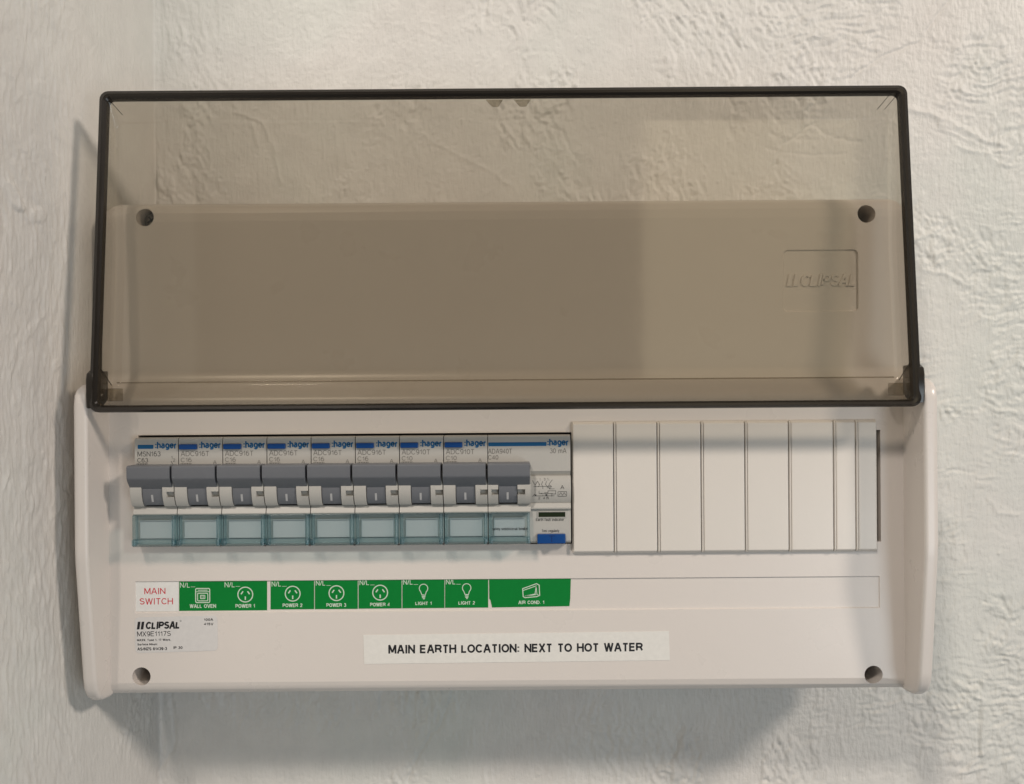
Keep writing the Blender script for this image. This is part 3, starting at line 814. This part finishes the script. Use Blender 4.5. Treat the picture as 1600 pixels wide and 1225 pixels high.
def make_breaker(kind, model, rating):
    org = (MX, -61.4, -44)
    root = empty('circuit_breaker', org)
    x0, x1 = MX + .17, MX + MOD - .17
    w = x1 - x0
    sx0, sx1 = (MX + 4.9, MX + 13.1) if kind == 'main' else (MX + 5.15, MX + 12.9)
    c = MB()
    c.prism_x(body_profile(), x0, sx0 - .12, .12)
    c.prism_x(body_profile(nose=False), sx0 - .12, sx1 + .12)
    nx0 = MX + 14.9
    c.prism_x(body_profile(), sx1 + .12, nx0)
    c.prism_x(body_profile(notch=True), nx0, x1, .0)
    c.build('case', M['case'], root, org, angle=28)
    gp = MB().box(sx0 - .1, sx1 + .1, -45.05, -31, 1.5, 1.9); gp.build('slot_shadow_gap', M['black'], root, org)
    small_handle_parts(x0, root, org, MX + .1, MX + MOD - .75, sx0 + .1, sx1 - .1)
    z = 5.13
    b = MB(); text(b, ':hager', MX + 8.4, -21.95, 2.75, 8.9, z, bold=0.038, space=.92); b.build('maker_name', M['blueprint'], root, org)
    if kind == 'main':
        MB().prism_z(rrect(MX + 1.4, MX + 7.8, -22.0, -20.35, .3, 3), 5.0, 5.15).build('colour_bar', M['blueprint'], root, org)
    else:
        MB().box(MX + .45, MX + 7.7, -22.35, -20.2, 4.8, 6.3, .35).build('test_button', M['blue'], root, org)
    ink = M['darkgreyink'] if kind == 'main' else M['greyink']
    q = MB()
    text(q, model, MX + (1.3 if kind == 'main' else .9), -25.1, 2.05, 9.4 if kind == 'main' else 11.6, z)
    text(q, rating, MX + (1.2 if kind == 'main' else .9), -27.55, 1.85, 4.4, z)
    text(q, '6000', MX + 1.2, -29.6, 1.55, 3.9, z)
    stroke(q, rrect(MX + .9, MX + 5.4, -30.4, -28.0, .2, 2), .14, z, True)
    if kind == 'main':
        text(q, '1', MX + 14.9, -26.3, 1.3, .7, z); text(q, '2', MX + 15.7, -27.3, 1.3, .9, z)
        stroke(q, [(MX + 14.9, -27.0), (MX + 16.3, -29.6)], .2, z)
    else:
        text(q, 'A', MX + 14.0, -28.4, 1.5, 1.5, z)
        stroke(q, [(MX + 13.3, -28.85), (MX + 16.3, -28.85)], .15, z)
    q.build('lettering', ink, root, org)
    glass_window(x0, x1, root, org)
    return root

mains = make_breaker('main', 'MSN163', 'C63')
tag(mains, 'leftmost breaker marked C63, above the red MAIN SWITCH label', 'circuit breaker', 'circuit breakers in the row')
p16 = make_breaker('rcbo', 'ADC916T', 'C16')
p10 = make_breaker('rcbo', 'ADC910T', 'C10')
names = ['WALL OVEN', 'POWER 1', 'POWER 2', 'POWER 3', 'POWER 4', 'LIGHT 1', 'LIGHT 2']
ordn = ['second', 'third', 'fourth', 'fifth', 'sixth', 'seventh', 'eighth']
for i in range(7):
    proto = p16 if i < 5 else p10
    o = proto if i in (0, 5) else copy_tree(proto)
    o.location = P(MX + MOD * (i + 1), -61.4, -44)
    tag(o, f'{"C16" if i < 5 else "C10"} breaker, {ordn[i]} from the left, above the {names[i]} label', 'circuit breaker', 'circuit breakers in the row')

# ---- the double width residual current breaker
def make_wide():
    a0 = MX + MOD * 8; a1 = at(891.6, 760, 5)[0]
    org = (a0, -61.4, -44)
    root = empty('earth_leakage_breaker', org)
    tag(root, 'wide breaker marked C40 and 30 mA with a blue test button', 'circuit breaker', 'circuit breakers in the row')
    x0, x1 = a0 + .12, a1
    sx0, sx1 = a0 + 4.3, a0 + 11.8
    tp = [(-44, -17.6), (4.2, -17.6), (4.9, -18.0), (5.1, -18.8), (5.1, -32.1), (3.2, -33.9), (3.6, -34.2)]
    ns = [(8.6, -34.3), (9.6, -35.2), (10.2, -37), (10.4, -39), (10.3, -41), (9.8, -43), (8.9, -44.6), (8.2, -45.1)]
    right = [(-44, -17.6), (4.2, -17.6), (4.9, -18.0), (5.1, -18.8), (5.1, -32.2), (3.6, -34.0), (5.2, -34.2), (6.2, -35.4), (6.9, -38), (6.8, -41), (6.0, -43.6), (5.2, -44.9), (4.9, -45.1), (5.4, -45.4), (6.1, -47.0), (6.0, -47.5), (5.0, -47.8), (4.8, -48.2), (4.8, -60.6), (4.2, -61.4), (-44, -61.4)]
    c = MB()
    notch = lambda: body_profile(notch=True)
    c.prism_x(body_profile(), x0, a0 + 1.5, .0)
    c.prism_x(notch(), a0 + 1.5, sx0 - .12)
    c.prism_x(body_profile(nose=False), sx0 - .12, sx1 + .12)
    c.prism_x(notch(), sx1 + .12, a0 + 15.0)
    c.prism_x(body_profile(), a0 + 15.0, a0 + 17.2, .0)
    c.prism_x(right, a0 + 17.2, x1, .0)
    c.build('case', M['case'], root, org, angle=24)
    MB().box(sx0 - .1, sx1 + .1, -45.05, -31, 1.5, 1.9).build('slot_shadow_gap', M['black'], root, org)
    small_handle_parts(a0, root, org, a0 + .1, a0 + 16.9, sx0 + .1, sx1 - .1)
    z = 5.14
    X = lambda px: at(px, 760, 5.1)[0]
    b = MB(); text(b, ':hager', X(855.5), -21.9, 2.75, X(889) - X(855.5), z, bold=0.038, space=.92); b.build('maker_name', M['blueprint'], root, org)
    MB().prism_z(rrect(X(763.5), X(854.5), -22.0, -20.4, .35, 3), 5.0, 5.15).build('colour_bar', M['blueprint'], root, org)
    q = MB()
    text(q, 'ADA940T', X(763), -25.0, 2.0, X(800.5) - X(763), z)
    text(q, 'C40', X(763), -27.4, 1.85, X(779) - X(763), z)
    text(q, '6000', X(765), -30.0, 1.5, 3.8, z)
    text(q, '30 mA', X(859.5), -25.0, 2.0, X(885.5) - X(859.5), z)
    q.build('lettering', M['greyink'], root, org)
    # wiring diagram and class symbol on the bulge
    d = MB(); zz = 6.97
    Y = lambda py: (612.0 - py) / 3.87
    def zs(y):  # height of the bulge
        pr = [(-34.2, 5.2), (-35.4, 6.2), (-38, 6.9), (-41, 6.8), (-43.6, 6.0), (-44.9, 5.2)]
        for (ya, za), (yb, zb) in zip(pr[:-1], pr[1:]):
            if yb <= y <= ya: return za + (zb - za) * (ya - y) / (ya - yb)
        return 6
    tmp = MB()
    for pts in ([(832, 751), (836, 758), (836, 771), (832, 776)], [(840, 752), (836, 758)], [(842, 756), (842, 771), (847, 771)], [(840, 752), (843, 757), (841, 761)],
                [(848, 752), (846, 757), (848, 760), (848, 775)], [(854, 752), (852, 757), (855, 760), (855, 778)], [(834, 760), (862, 760)],
                [(837, 775), (866, 775)], [(850, 770), (856, 770), (856, 767), (868, 767), (868, 772), (862, 772), (862, 776)], [(845, 771.5), (863, 771.5)], [(858, 756), (858, 764), (866, 764)], [(863, 750), (858, 756)]):
        stroke(tmp, [(X(a), Y(b_)) for a, b_ in pts], .16, 0)
    stroke(tmp, circle(X(858.5), Y(760.5), .62, 14), .14, 0, True)
    for px_, py_ in ((836.5, 774), (853.5, 774)):
        stroke(tmp, [(X(px_) - .35, Y(py_)), (X(px_) + .35, Y(py_))], .75, 0)
    for t_, px_, py_, w_ in (('T', 827, 759, .8), ('1', 843, 751.5, .4), ('3 N', 849.5, 751, 2.2), ('2', 841, 780.5, .7), ('4 N', 848.5, 780.5, 2.2), ('A', 875.3, 764.5, 1.6)):
        text(tmp, t_, X(px_), Y(py_), 1.5 if t_ == 'A' else 1.0, w_, 0)
    stroke(tmp, rrect(X(871.5), X(885), Y(776), Y(768.5), .1, 1), .17, 0, True)
    stroke(tmp, [(X(873), Y(774)), (X(876), Y(770)), (X(878.5), Y(774.5)), (X(881), Y(770)), (X(884), Y(774))], .15, 0)
    d.v = [(x, y, zs(y) + .09) for x, y, _ in tmp.v]; d.f = tmp.f
    d.build('wiring_diagram', M['darkgreyink'], root, org)
    # indicator slot, its caption, the test button
    e = MB(); x_a, x_b = X(841), X(883); ya, yb = Y(801.2), Y(809)
    e.box(x_a, x_b, yb, ya, 4.7, 4.86)
    e.build('indicator_window', M['slot'], root, org)
    fr = MB()
    for (p, q_, r, s2) in ((x_a - .35, x_b + .35, ya, ya + .3), (x_a - .35, x_b + .35, yb - .3, yb), (x_a - .35, x_a, yb, ya), (x_b, x_b + .35, yb, ya)):
        fr.box(p, q_, r, s2, 4.6, 5.15)
    fr.build('indicator_frame', M['case'], root, org)
    t = MB(); text(t, 'Earth fault indicator', X(837), Y(815.3), 1.1, X(881) - X(837), 4.86, bold=.012)
    text(t, 'Test regularly', X(846), Y(832.8), 1.1, X(873.5) - X(846), 4.86, bold=.012)
    t.build('caption', M['darkgreyink'], root, org)
    bt_ = MB().box(X(838.8), X(883), Y(850.3), Y(835.2), 3.0, 6.4, .4).build('test_button', M['blue'], root, org)
    t = MB(); text(t, 'T', X(856), Y(847.5), 2.6, 2.8, 6.44, bold=-.01); t.build('lettering', M['navy'], bt_, org)
    glass_window(x0, a0 + 17.1, root, org, 'safety switch/circuit breaker')
    return root
make_wide()

# ------------------------------------------------------------------ labels stuck on the board
LZ = -0.6 + 0.12
def px_text(mb, t_, x0, x1, base, cap, z, **k):
    a = at(x0, base, z); b = at(x1, base, z)
    text(mb, t_, a[0], a[1], cap * (CAM_Z - z) / F, b[0] - a[0], z, **k)
def sticker(name, outline, z, mat, thick=.12, lift=0.0):
    pts = [at(x, y, z) for x, y in outline]
    cx = sum(p[0] for p in pts) / len(pts); cy = sum(p[1] for p in pts) / len(pts)
    org = (cx, cy, z - thick)
    o = MB().prism_z(pts[::-1], z - thick, z).build(name, mat, None, org)
    return o, org
def quad(x0, x1, yt, yb, slope=0.0073):
    xm = (x0 + x1) / 2
    return [(x0, yt - (x0 - xm) * slope), (x1, yt - (x1 - xm) * slope), (x1, yb - (x1 - xm) * slope), (x0, yb - (x0 - xm) * slope)]
z1 = LZ + .03
G = 'circuit labels in the recessed strip'
o, og = sticker('circuit_label', quad(211, 279, 909, 955), LZ, M['white'])
tag(o, 'white label reading MAIN SWITCH in red, leftmost in the strip', 'label', G)
t = MB(); px_text(t, 'MAIN', 225.5, 258.5, 928.5, 9.6, z1, bold=.006); px_text(t, 'SWITCH', 218, 270.3, 944.6, 9.8, z1, bold=.006)
t.build('lettering', M['red'], o, og)

def icon_power(mb, cx, cy):
    c = at(cx, cy, z1)
    stroke(mb, circle(*c, 3.05, 36), .42, z1, True)
    for dx, dy, a in ((-1.35, .75, -55), (1.35, .75, 55), (0, -1.5, 90)):
        a = math.radians(a if dx else 90)
        if dx < 0: a = math.radians(55)
        if dx > 0: a = math.radians(125)
        u, v = math.cos(a) * .72, math.sin(a) * .72
        stroke(mb, [(c[0] + dx - u, c[1] + dy - v), (c[0] + dx + u, c[1] + dy + v)], .5, z1)
def icon_bulb(mb, cx, cy):
    c = at(cx, cy, z1)
    arc = circle(c[0], c[1] + 1.3, 1.75, 26, -50, 235)
    pts = [(c[0] + .75, c[1] - 1.25)] + arc + [(c[0] - .75, c[1] - 1.25)]
    stroke(mb, pts, .32, z1)
    for k, dy in enumerate((-1.35, -1.95, -2.5)):
        stroke(mb, [(c[0] - .85 + .12 * k, c[1] + dy), (c[0] + .85 - .12 * k, c[1] + dy - .15)], .36, z1)
    stroke(mb, [(c[0] - .2, c[1] - 3.0), (c[0] + .35, c[1] - 3.05)], .4, z1)
def icon_oven(mb, cx, cy):
    c = at(cx, cy, z1)
    def R(a, b, d, e, w, r=.3): stroke(mb, rrect(c[0] + a, c[0] + b, c[1] + d, c[1] + e, r, 3), w, z1, True)
    R(-2.9, 2.9, -2.9, 2.9, .38, .5); R(-2.1, 2.1, -2.2, .9, .34, .3); R(-.9, .9, -1.3, .1, .3, .1)
    stroke(mb, [(c[0] - 2.7, c[1] + 1.55), (c[0] + 2.7, c[1] + 1.55)], .25, z1)
    stroke(mb, [(c[0] - 2.0, c[1] + 2.2), (c[0] + 2.0, c[1] + 2.2)], .3, z1)
    for k in (-.3, .3): stroke(mb, [(c[0] + k, c[1] - 1.2), (c[0] + k, c[1])], .22, z1)
def icon_air(mb):
    A = lambda pts: [at(540 + x / 4.324, 880 + y / 4.324, z1) for x, y in pts]
    stroke(mb, A([(1196, 172), (1290, 138), (1308, 148), (1311, 218), (1290, 226), (1212, 233), (1200, 226)]), .36, z1, True)
    stroke(mb, A([(1200, 184), (1288, 153), (1280, 208), (1212, 222)]), .30, z1)
    stroke(mb, A([(1288, 153), (1292, 207), (1308, 220)]), .26, z1)
    stroke(mb, A([(1215, 222), (1290, 212)]), .26, z1)

def green_label(x0, x1, yt, yb, items, what):
    o, og = sticker('circuit_label', quad(x0, x1, yt, yb), LZ, M['green'])
    tag(o, what, 'label', G)
    return o, og
o, og = green_label(280, 417.3, 907.6, 954, None, 'wide green label reading WALL OVEN and POWER 1, beside the white MAIN SWITCH label')
t = MB(); px_text(t, 'N/L', 281.3, 297, 918.2, 8, z1); stroke(t, [at(298, 917, z1), at(305, 917, z1)], .15, z1)
px_text(t, 'WALL OVEN', 296.5, 337.5, 950, 5.8, z1, bold=.03)
px_text(t, 'N/L', 351, 367, 917.6, 8, z1); stroke(t, [at(368, 916.3, z1), at(375, 916.2, z1)], .15, z1)
px_text(t, 'POWER 1', 368, 398.5, 949.8, 5.8, z1, bold=.03)
t.build('lettering', M['whiteprint'], o, og)
t = MB(); icon_oven(t, 316.7, 930.5); icon_power(t, 383.3, 929); t.build('pictogram', M['whiteprint'], o, og)
for (x0, x1, yt, yb, nm, c_, desc) in (
    (422.8, 490.8, 905.6, 952, 'POWER 2', (457.3, 927.6), 'just right of the gap in the strip'),
    (492, 559, 904.2, 951.6, 'POWER 3', (525.7, 926.8), 'between POWER 2 and POWER 4'),
    (560.3, 627.5, 903.4, 950.8, 'POWER 4', (594, 926), 'between POWER 3 and LIGHT 1')):
    o, og = green_label(x0, x1, yt, yb, None, f'green socket label reading {nm}, {desc}')
    t = MB(); px_text(t, 'N/L', x0 + 1.6, x0 + 16.5, yt + 10.8, 8, z1); stroke(t, [at(x0 + 18, yt + 10.6, z1), at(x0 + 25, yt + 10.5, z1)], .15, z1)
    px_text(t, nm, c_[0] - 15.6, c_[0] + 15.2, yb - 3.3, 5.6, z1, bold=.03); t.build('lettering', M['whiteprint'], o, og)
    t = MB(); icon_power(t, *c_); t.build('pictogram', M['whiteprint'], o, og)
for (x0, x1, yt, yb, nm, c_, desc) in (
    (628.7, 694.4, 902.9, 950.2, 'LIGHT 1', (661.8, 924.3), 'right of POWER 4'),
    (695.4, 762.8, 902.5, 949.5, 'LIGHT 2', (729.2, 923.6), 'left of the AIR COND. label')):
    o, og = green_label(x0, x1, yt, yb, None, f'green label with a light bulb symbol reading {nm}, {desc}')
    t = MB(); px_text(t, 'N/L', x0 + 1.4, x0 + 16.2, yt + 10.6, 8, z1); stroke(t, [at(x0 + 17.5, yt + 10.4, z1), at(x0 + 24.5, yt + 10.3, z1)], .15, z1)
    px_text(t, nm, c_[0] - 12.8, c_[0] + 12.9, yb - 4.8, 5.2, z1, bold=.03); t.build('lettering', M['whiteprint'], o, og)
    t = MB(); icon_bulb(t, *c_); t.build('pictogram', M['whiteprint'], o, og)
cr_ = lambda pts: [(540 + x / 4.324, 880 + y / 4.324) for x, y in pts]
o, og = sticker('circuit_label', cr_([(969, 95), (1522, 91), (1518, 236), (1512, 290), (990, 299), (978, 248), (971, 240)]), LZ, M['green'])
tag(o, 'green label with cut corners reading AIR COND. 1', 'label', G)
t = MB(); px_text(t, 'AIR COND. 1', 810, 850.5, 944, 5.4, z1, bold=.03); t.build('lettering', M['whiteprint'], o, og)
t = MB(); icon_air(t); t.build('pictogram', M['whiteprint'], o, og)

# rating label of the board (its square code is left out)
ZL = .14; z1 = ZL + .03
cc = [at(210.5, 964.5, ZL), at(339.5, 961.5, ZL), at(340.5, 1016.5, ZL), at(211.5, 1020.5, ZL)]
def round_quad(c, r=2.0, n=5):
    out = []
    for i in range(4):
        p, a, b = Vector(c[i]), Vector(c[i - 1]), Vector(c[(i + 1) % 4])
        da = (a - p).normalized() * r; db = (b - p).normalized() * r
        for k in range(n + 1):
            t_ = k / n
            q = (p + da) * (1 - t_) ** 2 + p * 2 * t_ * (1 - t_) + (p + db) * t_ ** 2
            out.append((q.x, q.y))
    return out
pts = round_quad(cc)
og = (sum(p[0] for p in cc) / 4, sum(p[1] for p in cc) / 4, 0.02)
o = MB().prism_z(pts[::-1], .02, ZL).build('rating_label', M['silver'], None, og)
tag(o, 'small pale rating label with rounded corners and black logo, lower left', 'label')
A = lambda x, y: (180 + x / 4.324, 880 + y / 4.324)
t = MB()
RT = math.radians(1.2)
def ctext(s, x0, x1, base, cap, **k):
    a = at(*A(x0, base), z1); b = at(*A(x1, base), z1)
    text(t, s, a[0], a[1], cap / 4.324 * (CAM_Z - z1) / F, b[0] - a[0], z1, rot=math.radians(.55), **k)
for k_ in range(2):
    xa = 150 + k_ * 26
    t.add([(*at(*A(x, y), z1), z1) for x, y in ((xa - 4, 448), (xa + 14, 447), (xa + 21, 395), (xa + 3, 396))], [(0, 1, 2, 3)])
ctext('CLIPSAL', 205, 436, 446, 50, bold=.045, shear=.12, space=.8)
stroke(t, circle(*at(*A(442, 390), z1), .28, 12), .12, z1, True)
ctext('MX9E1117S', 148, 376, 495, 33)
ctext('MAX9, Type 1, 17 Ways,', 148, 376, 527, 14, bold=.04)
ctext('Surface Mount', 150, 285, 556, 14, bold=.04)
ctext('AS/NZS 61439-3', 150, 350, 590, 20, bold=.035)
ctext('IP 30', 393, 455, 580, 18, bold=.035)
ctext('100A', 599, 662, 390, 17, bold=.035)
ctext('415V', 599, 664, 420, 17, bold=.035)
t.build('lettering', M['ink'], o, og)

# label about the earth connection
cc = [at(567.7, 992.3, ZL), at(1045.2, 986.2, ZL), at(1046.7, 1031.6, ZL), at(569.2, 1037.6, ZL)]
og = (sum(p[0] for p in cc) / 4, sum(p[1] for p in cc) / 4, 0.02)
o = MB().prism_z(cc[::-1], .02, ZL).build('notice_label', M['clearwhite'], None, og)
tag(o, 'long white notice strip reading MAIN EARTH LOCATION: NEXT TO HOT WATER', 'label')
t = MB()
a = at(607, 1021.3, z1); b = at(1004.5, 1017.6, z1)
text(t, 'MAIN EARTH LOCATION: NEXT TO HOT WATER', a[0], a[1], 13.4 * (CAM_Z - z1) / F, b[0] - a[0], z1, bold=.036, rot=math.radians(.12))
t.build('lettering', M['ink'], o, og)
